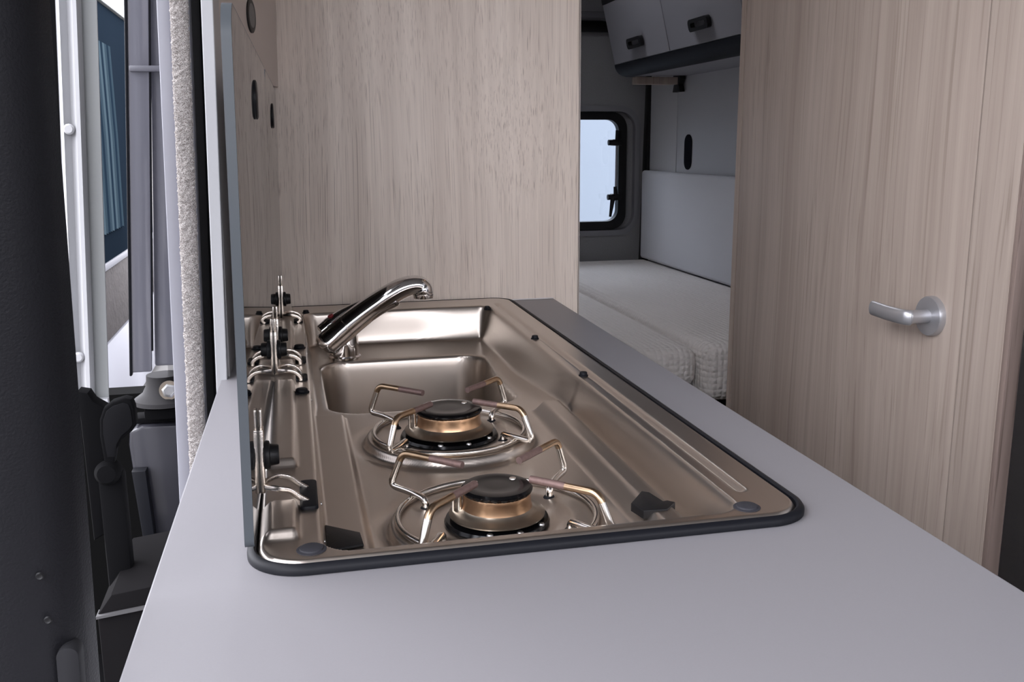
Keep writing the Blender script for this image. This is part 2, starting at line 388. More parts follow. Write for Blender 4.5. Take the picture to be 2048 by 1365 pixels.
# worktop outline with a hole for the sink unit
HX0, HX1, HY0, HY1 = 0.0, .372, 0.0, .953
def rr_sdf(x, y, x0, x1, y0, y1, r):
    qx = np.abs(x - (x0 + x1) / 2) - (x1 - x0) / 2 + r; qy = np.abs(y - (y0 + y1) / 2) - (y1 - y0) / 2 + r
    return np.hypot(np.maximum(qx, 0), np.maximum(qy, 0)) + np.minimum(np.maximum(qx, qy), 0) - r
hole = rrect(.008, .364, .008, .940, .03, 8)
cnt_outer = [(-.064, -.42), (.4275, -.42), (.4515, YP - .0005), (-.0465, YP - .0005)]
def quad_ring(hole, quad):
    cx, cy = .186, .45; out = []
    Q = [Vector((*q,)) for q in quad]
    for h in hole:
        d = Vector((h[0] - cx, h[1] - cy)); best = None
        for i in range(4):
            a, b = Q[i], Q[(i + 1) % 4]; e_ = b - a; den = d.x * e_.y - d.y * e_.x
            if abs(den) < 1e-12: continue
            t = ((a.x - cx) * e_.y - (a.y - cy) * e_.x) / den; s_ = ((a.x - cx) * d.y - (a.y - cy) * d.x) / den
            if t > 0 and -1e-6 <= s_ <= 1 + 1e-6: best = t if best is None else min(best, t)
        out.append((cx + d.x * best, cy + d.y * best))
    for q in Q:
        i = min(range(len(out)), key=lambda k: (out[k][0] - q.x) ** 2 + (out[k][1] - q.y) ** 2); out[i] = (q.x, q.y)
    return out
mb = MB(); qr = quad_ring(hole, cnt_outer); frame(mb, qr, hole, 'z', -.026, 0.0)
wt = mb.build('worktop', COUNTER, smooth=False); tag(wt, 'grey laminate worktop around the steel sink and hob', 'worktop')
bv = wt.modifiers.new('soft_edge', 'BEVEL'); bv.width = .0012; bv.segments = 2; bv.limit_method = 'ANGLE'; bv.angle_limit = math.radians(50)

# ================================================================ sink and hob unit: one pressed steel sheet
C_FAR, C_NEAR = (.1712, .322), (.1715, .104)
PANZ = -.026
def height(x, y):
    S = lambda t: (lambda u: u * u * (3 - 2 * u))(np.clip(t, 0, 1))
    so = rr_sdf(x, y, HX0, HX1, HY0, HY1, .032)
    z = np.full_like(x, .0065)
    # hinge housings along the left
    seg = np.zeros_like(x)
    for a, b in ((.035, .098), (.178, .452), (.50, .548), (.585, .80), (.865, .925)):
        seg = np.maximum(seg, S((y - a) / .006) * S((b - y) / .006))
    z += .007 * seg * S((.0285 - x) / .003) * S((x - .001) / .010)
    # groove beside the flat right rim
    z -= .0042 * np.exp(-((x - .3412) / .0030) ** 2) * S((y - .045) / .01) * S((.905 - y) / .02)
    # recess floor profile
    D = -rr_sdf(x, y, .0415, .3275, .012, .886, .022)
    px = [0, .0445, .0745, .0770, .272, .284, .300, .306, .315, .40]
    pz = [-.019, -.019, -.019, PANZ, PANZ, -.0135, -.0135, -.020, -.0330, -.0330]
    hobf = np.zeros_like(x)
    for d in (-.0016, -.0008, 0, .0008, .0016): hobf += np.interp(x + d, px, pz) / 5
    # softer pan for the left platform end
    k = S((.425 - y) / .014)
    kr = S((.405 - y) / .014)
    platform = np.where(x < .17, k, kr)
    ledge = -.026 - .017 * S((y - .42) / .25)
    floor_ = platform * hobf + (1 - platform) * ledge
    for (cx, cy) in (C_FAR, C_NEAR):
        r = np.hypot(x - cx, y - cy)
        floor_ += .0065 * S((.0828 - r) / .0045)
        floor_ -= .003 * S((.058 - r) / .014)
        floor_ -= .0015 * np.exp(-((r - .088) / .006) ** 2)
    width = .0045 + .003 * S((x - .06) / .05) + .0035 * S((y - .40) / .08)
    rightw = .008 * S((x - .20) / .08)
    t = S(D / (width + rightw))
    z = z * (1 - t) + floor_ * t
    # bowl
    xr = .272 + .022 * np.clip((y - .44) / .32, 0, 1)
    xs = .061 + (x - .061) * (.288 - .061) / (xr - .061)
    B = -rr_sdf(xs, y, .061, .288, .437, .765, .042)
    z -= .118 * S(B / .013)
    z += -.0008 * np.exp(-(B / .004) ** 2)
    # rolled outer edge
    z -= .0055 * (1 - S(-so / .005))
    # small drain dish
    return z
nx, ny = 240, 720
gx = np.linspace(HX0, HX1, nx); gy = np.linspace(HY0, HY1, ny)
X, Y = np.meshgrid(gx, gy, indexing='ij')
# pull grid corners onto the rounded outline
r0 = .032
for cx, cy, sx, sy in ((HX0 + r0, HY0 + r0, -1, -1), (HX1 - r0, HY0 + r0, 1, -1), (HX0 + r0, HY1 - r0, -1, 1), (HX1 - r0, HY1 - r0, 1, 1)):
    mask = ((X - cx) * sx > 0) & ((Y - cy) * sy > 0)
    dx, dy = (X - cx), (Y - cy); L = np.hypot(dx, dy) + 1e-12; mmax = np.maximum(np.abs(dx), np.abs(dy)); k = mmax / L
    X = np.where(mask, cx + dx * k, X); Y = np.where(mask, cy + dy * k, Y)
Z = height(X, Y)
Z[0, :] = Z[-1, :] = .0008; Z[:, 0] = Z[:, -1] = .0008
verts = np.stack([X, Y, Z], -1).reshape(-1, 3)
ii, jj = np.meshgrid(np.arange(nx - 1), np.arange(ny - 1), indexing='ij'); a = (ii * ny + jj).ravel()
faces = np.stack([a, a + ny, a + ny + 1, a + 1], -1)
su = thing('sink_and_hob_unit', 'stainless steel sink and two burner hob set in the grey worktop', 'sink and hob', (.186, .4765, 0))
me = bpy.data.meshes.new('steel_top'); me.vertices.add(len(verts)); me.vertices.foreach_set('co', verts.ravel())
me.loops.add(len(faces) * 4); me.loops.foreach_set('vertex_index', faces.ravel()); me.polygons.add(len(faces)); me.polygons.foreach_set('loop_start', np.arange(0, len(faces) * 4, 4)); me.polygons.foreach_set('loop_total', np.full(len(faces), 4))
me.polygons.foreach_set('use_smooth', np.ones(len(faces), bool)); me.materials.append(STEEL); me.update(calc_edges=True)
top = bpy.data.objects.new('steel_top', me); COL.objects.link(top); top.parent = su; top.matrix_parent_inverse = Matrix.Translation(-su.location)

# rubber seal around the unit
mb = MB(); n = 14
prof = [(-.002, .0), (-.0046, .0003), (-.0047, .0033), (-.0032, .0056), (-.0005, .0066), (.001, .0055), (.001, .0)]
loops = [rrect(HX0 + d, HX1 - d, HY0 + d, HY1 - d, .032 - d, n) for d, _ in prof]
vs = []; fs = []; N_ = len(loops[0])
for (d, z), lp in zip(prof, loops): vs += [(p[0], min(p[1], YP - .0007), z) for p in lp]
for i in range(len(prof) - 1):
    for k in range(N_): fs.append((i * N_ + k, i * N_ + (k + 1) % N_, (i + 1) * N_ + (k + 1) % N_, (i + 1) * N_ + k))
mb.add(vs, fs).build('rubber_seal', RUBBER, su)
# rubber pads
def zat(x, y): return float(height(np.array([[x]], float), np.array([[y]], float))[0, 0])
for (x, y, mm, r) in ((.0350, .019, GREY_RUBBER, .0075), (.3300, .018, GREY_RUBBER, .0075), (.333, .409, RUBBER, .0042), (.3315, .615, RUBBER, .0042), (.321, .872, RUBBER, .0042), (.047, .888, RUBBER, .0042), (.0345, .634, RUBBER, .0062), (.0345, .413, RUBBER, .0062)):
    z = zat(x, y)
    hh = .45 if r > .007 else 1
    MB().lathe([(r * 1.2, -.0012), (r * 1.25, .0008 * hh), (r, .0016 * hh), (r * .96, .0036 * hh), (r * .8, .0044 * hh), (0, .0046 * hh)], (x, y, max(z, .003)), n=24).build('rubber_pad', mm, su)
# grommets where the hinge arms enter
for y0, y1 in ((.086, .142), (.462, .486), (.548, .575), (.806, .832)):
    MB().prism(rrect(.029, .0415, y0, y1, .004, 4), 'z', .0055, .0092, bev=.0008).build('grommet', RUBBER, su)
# small rivets on the ledge drop
for y in (.06, .13, .43, .47, .52, .58, .66, .72):
    MB().lathe([(.0016, 0), (.0014, .0008), (0, .0012)], (.0437, y, -.0065), (1, 0, .2), n=10).build('rivet', SCREW, su)

def burner(c, s):
    z0 = PANZ + .0035
    b = MB().lathe([(.046 * s, 0), (.047 * s, .0015), (.0455 * s, .004), (.040 * s, .0045), (0, .0045)], (*c, z0), n=48).build('burner', ENAMEL, su)
    for k in range(7):
        a = math.radians(-150 + k * 20) if k else math.radians(60)
    MB().lathe([(.032 * s, .003), (.0425 * s, .0065), (.0428 * s, .0075), (.041 * s, .0083), (.036 * s, .0095), (.0325 * s, .0115), (.0315 * s, .0125), (0, .0125)], (*c, z0 + .0005), n=56).build('burner_flange', FLANGE, b)
    MB().lathe([(.0315 * s, 0), (.0305 * s, .003), (.0300 * s, .0085), (.0302 * s, .0105), (.029 * s, .0125), (0, .0125)], (*c, z0 + .0125), n=96, scal=((3, 4), .0016, 24)).build('burner_ring', BRASS, b)
    MB().lathe([(.0303 * s, 0), (.0318 * s, .0010), (.0318 * s, .0022), (.0298 * s, .0038), (.0225 * s, .0044), (.0205 * s, .0039), (.0100 * s, .0040), (0, .0042)], (*c, z0 + .0248), n=96, scal=((0,), -.0010, 24)).build('burner_cap', ENAMEL, b)
    for a in (35, 150):
        x, y = c[0] + .021 * s * math.cos(math.radians(a)), c[1] + .021 * s * math.sin(math.radians(a))
        MB().lathe([(.0028, 0), (.0026, .0005), (0, .0008)], (x, y, z0 + .0288), n=14).build('cap_rivet', TRIVET, b)
    x, y = c[0] - .0335 * s, c[1] + .001
    MB().tube([(x, y, z0 + .009), (x, y, z0 + .026)], .0016).build('igniter', TRIVET, b)
    MB().tube([(x - .004, y + .004, z0 + .009), (x - .004, y + .004, z0 + .023)], .0012).build('igniter', TRIVET, b)
    for a in (-110, -75, -40):
        x, y = c[0] + .0435 * s * math.cos(math.radians(a)), c[1] + .0435 * s * math.sin(math.radians(a))
        MB().lathe([(.0026, 0), (.0026, .001), (.002, .0018), (0, .002)], (x, y, z0 + .0035), n=14).build('burner_screw', SCREW, b)
burner(C_FAR, 1.0); burner(C_NEAR, .84)

def trivet(c, R, label, ro, feet_up):
    zr = PANZ + .0095
    t = thing('pan_support', label, 'pan support', (c[0], c[1], zr), 'wire pan supports over the hob burners')
    ring = [(c[0] + R * math.cos(2 * PI * k / 72), c[1] + R * math.sin(2 * PI * k / 72), zr) for k in range(73)]
    MB().tube(ring, .0025, n=10, cap=False, up=(0, 0, 1)).build('ring', TRIVET, t)
    for (a, rt) in ((137, .034), (43, .034), (-133, .034), (-47, .034)):
        ca, sa = math.cos(math.radians(a)), math.sin(math.radians(a))
        ta = (-sa, ca)
        def P(r, z, off=0): return (c[0] + r * ca + off * ta[0], c[1] + r * sa + off * ta[1], PANZ + z)
        sg = 1 if a in (137, -47) else -1
        k_ = R / .072
        pts = [P(.056 * k_, .004, sg * .010), P(.056 * k_, .013, sg * .010), P(.074 * k_, .0142, sg * .004), P(.096 * k_, .0145), P(.0835 * k_, .0435), P(.030, .0425)]
        path = fillet(pts, .007, 5); n = len(path)
        def mi(i):
            rr = math.hypot(path[i].x - c[0], path[i].y - c[1]); z = path[i].z - PANZ
            return 2 if (z > .034 and rr < .066) else (1 if (z > .030) else 0)
        # subdivide last run so the burnt tip has its own length
        P5 = path[-1]; P4 = path[-2]; path = path[:-1] + [P4.lerp(P5, u) for u in (.2, .4, .55, .7, .85, 1)]
        MB().tube(path, .0029, n=10, miseg=[mi(min(i, len(path) - 1)) for i in range(len(path))]).build('prong', TRIVET, t, mats=[TRIVET, BRONZE, BROWNTIP])
        MB().lathe([(.0048, 0), (.005, .002), (.0038, .0034), (.0022, .0036)], P(.056 * k_, .0038, sg * .010), n=18).build('rubber_foot', RUBBER, t)
    return t
trivet(C_FAR, .0722, 'wire pan support over the larger burner beside the sink bowl', 0, 0)
trivet(C_NEAR, .074, 'wire pan support over the smaller burner at the near end of the hob', 0, 0)

# black plastic blocks on the pan
def clip(label, poly, z0, z1):
    o = MB().prism(poly, 'z', z0, z1, bev=.0006).build('plastic_clip', BLACK); tag(o, label, 'clip', 'black plastic clips in the hob pan')
clip('black plastic clip lying in the left near corner of the hob pan', [(.0452, .068), (.0705, .073), (.0695, .094), (.0458, .114)], -.0188, -.0165)
clip('black plastic clip lying in the right near corner of the hob pan', [(.2755, .073), (.294, .072), (.305, .084), (.3005, .089), (.297, .088), (.2935, .108), (.2885, .112), (.272, .090)], -.0190, -.0122)

# ================================================================ tap
TY = .775
tp = thing('mixer_tap', 'chrome mixer tap with an arched spout rising over the sink bowl', 'tap', (.100, .79, -.043))
MB().lathe([(.0225, 0), (.0225, .003), (.0205, .005), (.0200, .030), (.0185, .036), (0, .037)], (.097, .788, -.043), n=40).build('base', CHROME, tp)
body = smooth_path([(.066, TY - .004, -.026), (.072, TY - .003, -.019), (.086, TY - .001, -.008), (.101, TY, .004)], 7)
nb = len(body)
MB().tube(body, [.0090 + .0102 * min(1, (i / (nb - 1)) * 3.2) ** .6 if i else .004 for i in range(nb)], n=28, flat=.92).build('body', CHROME, tp)
sp = smooth_path([(.1015, TY, .0045), (.120, TY, .0185), (.140, TY, .0325), (.160, TY, .0450), (.178, TY, .0545), (.192, TY, .0585), (.2030, TY, .0585), (.2085, TY, .0540), (.2098, TY, .0455)], 7)
ns = len(sp)
def rsp(i):
    t = i / (ns - 1); return (.0195 * (1 - t) + .0136 * t) if t < .82 else (.0146 + .0012 * math.sin((t - .82) / .18 * PI) if t < .97 else .0140)
MB().tube(sp, [rsp(i) for i in range(ns)], n=32, flat=.9).build('spout', CHROME, tp)
MB().lathe([(.0142, .004), (.0144, 0), (.0136, -.0045), (.011, -.0058), (0, -.0058)], (.2096, TY, .0445), n=32).build('aerator', CHROME, tp)
MB().tube([sp[0] - Vector((.0006, 0, .0004)), sp[0] + Vector((.0006, 0, .0004))], .0196, n=36, flat=.92).build('seam_ring', TRIVET, tp)
und = smooth_path([(.112, TY - .003, .0045), (.130, TY - .003, .0165), (.150, TY - .003, .0290), (.172, TY - .003, .0395)], 6)
MB().tube(und, [.0118, .0118] + [.0112] * (len(und) - 3) + [.009], n=20, flat=.75).build('spray_insert', mat('dark_chrome', (.35, .33, .33), .12, metal=1), tp)
lv = smooth_path([(.064, .790, -.004), (.078, .792, .006), (.098, .793, .0205), (.125, .793, .0350)], 6)
MB().tube(lv, [.006] + [.0115] * 5 + [.0125 - .0006 * k for k in range(len(lv) - 6)], n=20, flat=.75).build('lever', CHROME, tp)
MB().lathe([(.0042, 0), (.004, .0008), (0, .0012)], (.0795, .789, .0180), (-.45, -.25, .86), n=16).build('temperature_mark', RED, tp)

# ================================================================ glass lids
def facex(y, z): return .0005 + .014 * y + .020 * z
def lidwarp(v): return (facex(v.y, v.z) + v.x, v.y, v.z)
def lid(label, y0, y1, grip, hinges):
    t = thing('glass_lid', label, 'glass lid', (facex(y0, 0), (y0 + y1) / 2, .006), 'raised smoked glass lids of the sink unit')
    radii = [.004, .018, .018, .004]
    o = rrect(y0 + .001, y1 - .001, .0125, .332, .01, 8, radii=[.006, .02, .02, .006])
    MB().prism(o, 'x', -.0052, 0).warp(lidwarp).build('pane', SMOKED, t)
    mb = MB(); frame(mb, rrect(y0, y1, .0115, .333, .01, 8, radii=[.006, .02, .02, .006]), rrect(y0 + .003, y1 - .003, .0145, .330, .01, 8, radii=[.005, .017, .017, .005]), 'x', -.0058, -.0001)
    mb.warp(lidwarp).build('edge_trim', mat('frosted_glass_edge', (.065, .074, .083), .4, spec=.4), t)
    gx_ = facex(grip, .290)
    MB().lathe([(.0155, -.0), (.0155, .0012), (.0140, .0020), (0, .0020)], (gx_, grip, .2900), (1, 0, 0), n=32).build('grip_plug', BLACK, t)
    for (y, side) in hinges:
        x = facex(y, .03)
        # flat bar on the pane, rising from the hinge
        h = MB().box(0, .0034, y - .006, y + .006, .0135, .0600, .0008).box(.0004, .0028, y - .0035, y + .0035, .058, .074, .0008).warp(lidwarp).build('hinge', HINGE_STEEL, t)
        for dy in (-.013, .014):
            pts = smooth_path([(x + .0015, y, .0175), (x + .0045, y + dy * .55, .0185), (x + .012, y + dy, .0188), (x + .020, y + dy, .0168), (x + .0255, y + dy, .0120), (.0345, y + dy, .0075)], 5)
            MB().tube(pts, .0016, n=8, flat=1.35).build('hinge_arm', HINGE_STEEL, h)
        MB().lathe([(.0045, .003), (.0098, .0035), (.0104, .005), (.0100, .007), (.0078, .0075), (.0072, .0125), (.0066, .0134), (0, .0134)], (facex(y, .040), y, .040), (1, 0, 0), n=12).build('hinge_knob', BLACK, t)
lid('smoked glass lid raised beside the two gas burners, nearest one', .016, .5125, .268, ((.113, 1), (.474, 1)))
lid('smoked glass lid raised beside the sink bowl, below the round socket', .5135, .945, .73, ((.552, 1), (.818, 1)))

# fascia above the lids with round socket
fs_ = thing('wall_board', 'grey beige wall board above the raised glass lids', 'wall board', (-.02, .5, .345))
MB().prism([(-.045, .600), (.0262, .956), (-.045, .956)], 'z', .338, ZC - .002).warp(lambda v: (v.x + .022 * (v.z - .42), v.y, v.z)).build('board', mat('shelf_laminate', (.50, .44, .40), .5), fs_, smooth=False)
sx, sy, sn = .0262 - .2 * (.956 - .800), .800, (.980, -.196, 0)
so_ = thing('round_socket', 'round black vent socket in the wall board above the glass lids', 'socket', (sx, sy, .42))
MB().lathe([(.022, -.001), (.022, .0015), (.020, .0025), (.016, .0022)], (sx, sy, .420), sn, n=32).build('bezel', BLACK, so_)
MB().lathe([(.0155, 0), (.0155, .0023), (0, .0026)], (sx, sy, .420), sn, n=32).build('mesh_insert', mat('grey_mesh', (.14, .14, .14), .5, bump=1, bscale=900), so_)

# ================================================================ right side: washroom wall and door
BX = .84
wr = MB().box(BX, BX + .018, .385, .4565, ZF, ZC - .002, .0004); shell('wall_washroom', wr, WOOD_DOOR)
tag(MB().box(BX + .0003, BX + .019, .3765, .3848, ZF, ZC - .002, .0006).build('trim_5', WOOD_EDGE), kind='structure')
d1 = bpy.data.objects.new('door_1', None); COL.objects.link(d1); d1.location = (BX, .77, ZF); d1['kind'] = 'structure'
MB().box(BX, BX + .018, .4588, 1.082, ZF + .01, ZC - .004, .0006).build('door_leaf', WOOD_DOOR, d1)
MB().box(BX + .003, BX + .018, .4566, .4587, ZF, ZC - .004).build('door_gap', BLACK, d1)
HY, HZ = .514, .0300
hd = bpy.data.objects.new('door_handle', None); COL.objects.link(hd); hd.parent = d1; hd.matrix_parent_inverse = Matrix.Translation(-d1.location)
def under(o, p):
    o.parent = p; return o
MB().lathe([(.0262, 0), (.0262, .006), (.0250, .0085), (.0120, .0090), (.0105, .0085), (0, .0085)], (BX, HY, HZ), (-1, 0, 0), n=48).build('rosette', ALU, None)
ro = bpy.data.objects['rosette']; under(ro, hd)
rod = MB().tube([(BX - .008, HY, HZ), (BX - .036, HY, HZ)], .0088, n=24)
o1 = rod.build('spindle', ALU, None); under(o1, hd)
lvp = smooth_path([(BX - .034, HY - .006, HZ), (BX - .0405, HY - .001, HZ), (BX - .043, HY + .012, HZ), (BX - .043, HY + .035, HZ), (BX - .0425, HY + .052, HZ + .0004), (BX - .0415, HY + .072, HZ + .0008)], 6)
mbl = MB().tube(lvp, [.0042] * 2 + [.0052] * (len(lvp) - 3) + [.0050], n=20, flat=1.95, up=(0, 0, 1))
# flatten the grip: thin across, tall upright
o2 = mbl.build('lever_grip', ALU, None); under(o2, hd)
shell('wall_washroom_rear', MB().box(BX + .002, 1.394, 1.088, 1.106, ZF, ZC - .002), WOOD_DOOR)
# cab seat edge at the far right
st = thing('cab_seat', 'black fabric seat at the right edge beyond the washroom wall', 'seat', (1.05, .1, ZF))
MB().box(.875, 1.30, .02, .355, -.55, .165, .04, seg=4).warp(lambda v: (v.x, v.y + .0 * v.z, v.z)).build('backrest', SEAT, st)
MB().box(.875, 1.30, -.35, .34, ZF, -.555, .03).build('seat_base', SEAT, st)

# ================================================================ rear bed
def slab(x0, x1, y0, y1, z0, z1, r, name, m, parent=None, sag=0):
    bm = bmesh.new(); bmesh.ops.create_cube(bm, size=1)
    for v in bm.verts: v.co = ((x0 + x1) / 2 + v.co.x * (x1 - x0), (y0 + y1) / 2 + v.co.y * (y1 - y0), (z0 + z1) / 2 + v.co.z * (z1 - z0))
    bmesh.ops.bevel(bm, geom=bm.edges[:], offset=r, segments=5, profile=.5, affect='EDGES')
    mb = MB(); mb._bm(bm, 0); o = mb.build(name, m, parent); 
    return o
bf = thing('bed_frame', 'dark bed base under the white mattresses', 'bed frame', (.8, 2.2, ZF))
MB().box(-.10, 1.39, 1.50, 2.96, ZF, -.335).build('platform', BLACK, bf)
o = slab(.500, .922, 1.415, 2.96, -.300, -.207, .028, 'mattress', MATTRESS); tag(o, 'white honeycomb mattress on the left, behind the worktop', 'mattress', 'white mattresses on the rear bed')
o = slab(.926, 1.388, 1.385, 2.965, -.330, -.195, .030, 'mattress', MATTRESS); tag(o, 'white honeycomb mattress on the right, against the backrest cushion', 'mattress', 'white mattresses on the rear bed')
o = slab(.52, .90, 1.43, 2.1, -.3335, -.302, .012, 'mattress_topper', MATTRESS); tag(o, 'folded white cover under the left mattress edge', 'cover')
o = slab(1.352, 1.3835, 1.30, 2.955, -.190, .147, .012, 'backrest_cushion', CUSHION)
bpy.data.objects[o.name].data.transform(Matrix.Identity(4)); tag(o, 'white backrest cushion leaning on the side wall above the mattress', 'cushion')
# side wall panel parts
sw = thing('side_panel', 'white laminate panel with oval grip hole on the rear side wall', 'wall panel', (1.39, 2.2, .1))
MB().box(1.384, 1.394, 1.5, 2.690, -.19, .60, .0015).build('board', WHITE_BOARD, sw)
MB().prism(rrect(2.553, 2.617, .158, .278, .030, 8), 'x', 1.3815, 1.3838, bev=.0006).build('grip_hole', OVAL, sw)
o = MB().box(1.384, 1.394, 2.694, 2.985, -.19, .515, .0015).build('side_panel', WHITE_BOARD); tag(o, 'narrow white laminate panel in the rear corner beside the black strip', 'wall panel')
bk = thing('strap_buckle', 'black strap buckle hanging under the overhead locker', 'buckle', (1.375, 2.66, .5))
MB().box(1.366, 1.376, 2.64, 2.675, .44, .515, .003).build('strap', BLACK, bk)
MB().prism([(2.622, .467), (2.632, .489), (2.682, .489), (2.692, .467), (2.680, .449), (2.690, .423), (2.624, .423), (2.636, .449)], 'x', 1.362, 1.381, bev=.002).build('clip', BLACK, bk)

# ================================================================ overhead locker
lk = thing('overhead_locker', 'white overhead locker with black handles above the rear bed', 'locker', (1.25, 2.0, .47))
YL0, YL1 = 1.09, 2.60
cs = [(1.115, .508), (1.040, .830), (1.392, .830), (1.392, .470), (1.165, .4635), (1.128, .480)]
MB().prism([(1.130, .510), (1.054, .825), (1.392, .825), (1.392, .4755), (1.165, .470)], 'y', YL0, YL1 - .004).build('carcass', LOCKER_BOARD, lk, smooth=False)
# rounded black bottom trim
arc = [(1.116, .5065), (1.118, .497), (1.123, .487), (1.132, .478), (1.144, .4715), (1.158, .4685), (1.172, .4680)]
poly = arc + [(1.172, .4695), (1.165, .471), (1.135, .507)]
MB().prism(poly, 'y', YL0, YL1).build('bottom_trim', mat('charcoal_trim', (.010, .011, .015), .6, spec=.1), lk)
poly = [(1.114, .5075), (1.0685, .7000), (1.049, .830), (1.056, .830), (1.128, .5085)]
def door(y0, y1):
    a_ = (1.1155, .5085); b_ = (1.0705, .695); nx_, nz_ = -.972, -.235
    nx_ = -(b_[1] - a_[1]); nz_ = (b_[0] - a_[0]); L_ = math.hypot(nx_, nz_); nx_ /= L_; nz_ /= L_
    p = [a_, b_, (b_[0] - nx_ * .012, b_[1] - nz_ * .012), (a_[0] - nx_ * .012, a_[1] - nz_ * .012)]
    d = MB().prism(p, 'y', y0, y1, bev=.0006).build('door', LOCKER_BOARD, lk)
    yc = y0 + (y1 - y0) * .48; u = ((b_[0] - a_[0]) / L_, (b_[1] - a_[1]) / L_)
    def Q(y, s, n): return (a_[0] + u[0] * s + nx_ * n, y, a_[1] + u[1] * s + nz_ * n)
    # bow handle: plate ring standing off the door
    mb = MB(); o_ = rrect(yc - .060, yc + .060, .034, .066, .012, 5); i_ = rrect(yc - .045, yc + .045, .044, .056, .005, 5)
    frame(mb, o_, i_, 'x', 0, .012); vv = mb.v; mb.v = [Vector(Q(v.y, v.z, .004 + v.x * 1.0)) for v in vv]
    mb.build('handle', BLACK, d)
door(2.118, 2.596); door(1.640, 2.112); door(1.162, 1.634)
MB().prism([(1.0700, .6965), (1.040, .826), (1.053, .826), (1.082, .6995)], 'y', YL0, YL1).build('top_trim', BLACK, lk)
MB().box(1.19, 1.34, YL1 - .01, YL1 + .030, .445, .4690, .001).build('support_rail', WOOD_DOOR, lk)

# warm lamp above the washroom door
la = thing('wall_lamp', 'small warm lamp above the washroom door', 'lamp', (BX - .02, 1.02, .66))
MB().lathe([(.03, 0), (.028, .012), (.02, .016)], (BX, 1.03, .66), (-1, 0, 0), n=24).build('lamp_body', ALU, la)
MB().lathe([(.018, .016), (.016, .022), (0, .024)], (BX, 1.03, .66), (-1, 0, 0), n=24).build('diffuser', LAMP, la)

# ================================================================ left: sliding door opening
def sheared(mb, k=.030, z0=.25): return mb.warp(lambda v: (v.x + k * (v.z - z0), v.y, v.z))
# B-pillar trim, near
bp_ = thing('pillar_trim', 'black textured plastic pillar trim at the left edge', 'pillar trim', (-.11, .0, ZF))
poly = [(-.175, -.03), (-.150, -.040), (-.122, -.043), (-.101, -.041), (-.090, -.034), (-.0845, -.022), (-.082, -.008), (-.175, -.008)]
sheared(MB().prism(poly, 'z', ZF, ZC, ).warp(lambda v: (v.x + .0010, v.y, v.z)), .026).build('trim_panel', BLACK_TEX, bp_)
for (x, z) in ((-.1054, .0334), (-.1032, .0081)):
    sheared(MB().lathe([(.0022, 0), (.0016, .0008), (.0010, .0004), (0, .0004)], (x + .006, -.0425, z), (0, -1, 0), n=16), .026).build('screw_cap', BLACK, bp_)
sheared(MB().tube(smooth_path([(-.1225, -.0425, .26), (-.1240, -.0425, .16), (-.1255, -.0425, .105), (-.1262, -.0425, .078), (-.1285, -.0425, .062), (-.1325, -.0425, .048), (-.1335, -.0425, .03), (-.1330, -.0425, -.02), (-.129, -.0425, -.09)], 5), .0014), .026).build('raised_lip', BLACK_TEX, bp_)
sheared(MB().prism(rrect(-.0950, -.0835, -.12, -.0095, .0055, 6), 'y', -.0425, -.030, bev=.0008), .026).build('recess_plate', mat('recess_plastic', (.018, .018, .02), .7, spec=.1), bp_)
# dark space behind lower part of the opening
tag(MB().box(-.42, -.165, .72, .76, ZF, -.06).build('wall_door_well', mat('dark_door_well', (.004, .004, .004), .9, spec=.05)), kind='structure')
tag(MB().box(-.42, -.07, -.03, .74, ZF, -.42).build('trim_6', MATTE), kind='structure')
# white door frame post
wp = thing('door_frame_post', 'white painted door frame post next to the black pillar trim', 'door frame', (-.16, .45, ZF))
poly = [(-.1800, .460), (-.1760, .446), (-.1745, .440), (-.1720, .4385), (-.1695, .444), (-.1670, .447), (-.1640, .444), (-.1605, .4375), (-.1570, .4375), (-.1550, .443), (-.1548, .460)]
sheared(MB().prism(poly, 'z', .005, ZC), .058).build('post', WHITE_PAINT, wp)
sheared(MB().box(-.199, -.1770, .455, .47, -.20, ZC), .050).build('rubber_seal', MATTE, wp)
sheared(MB().prism([(-.1552, .450), (-.1418, .450), (-.1418, .453), (-.1552, .453)], 'z', -.005, ZC), .060).build('inner_flange', MID_GREY, wp)
sheared(MB().prism([(-.1900, .0052), (-.1560, .0052), (-.1560, -.005), (-.1590, -.036), (-.1660, -.036), (-.1780, -.02)], 'y', .441, .449), .0).build('post_foot', WHITE_PAINT, wp)
for z, x in ((.270, -.1665), (.050, -.1785)):
    MB().lathe([(.0052, 0), (.0050, .003), (.0035, .0045), (0, .0045)], (x, .441, z), (0, -1, 0), n=16).build('bolt', WHITE_PAINT, wp)
# black wedge and latch lever
o = MB().prism([(-.1625, .038), (-.1540, .036), (-.1500, .028), (-.1390, .020), (-.1500, -.1), (-.1615, -.106)], 'y', .345, .365, bev=.002).build('door_seal_wedge', MATTE)
tag(o, 'black plastic wedge below the white door frame post', 'wedge')
hl = thing('door_latch', 'black latch lever below the white door frame post', 'latch', (-.13, .35, -.03))
outl = [(-.1460, -.004), (-.1448, .012), (-.1405, .0225), (-.1330, .0280), (-.1220, .0310), (-.1165, .0290), (-.1145, .0220), (-.1140, .0050), (-.1185, -.0010), (-.1270, -.0075), (-.1330, -.0170), (-.1365, -.0320), (-.1440, -.0320)]
MB().prism(outl, 'y', .338, .352, bev=.002, seg=3).build('lever_frame', MATTE, hl)
inn = [(x * .80 + -.1290 * .20, z * .80 + .010 * .20) for x, z in outl]
MB().prism(inn, 'y', .3368, .345, bev=.0006).build('lever_face', mat('latch_face', (.006, .006, .007), .8, spec=.08), hl)
MB().lathe([(.011, -.0), (.0115, .014), (.008, .02), (0, .021)], (-.1425, .352, -.040), (0, -1, .1), n=24).build('pivot', MATTE, hl)
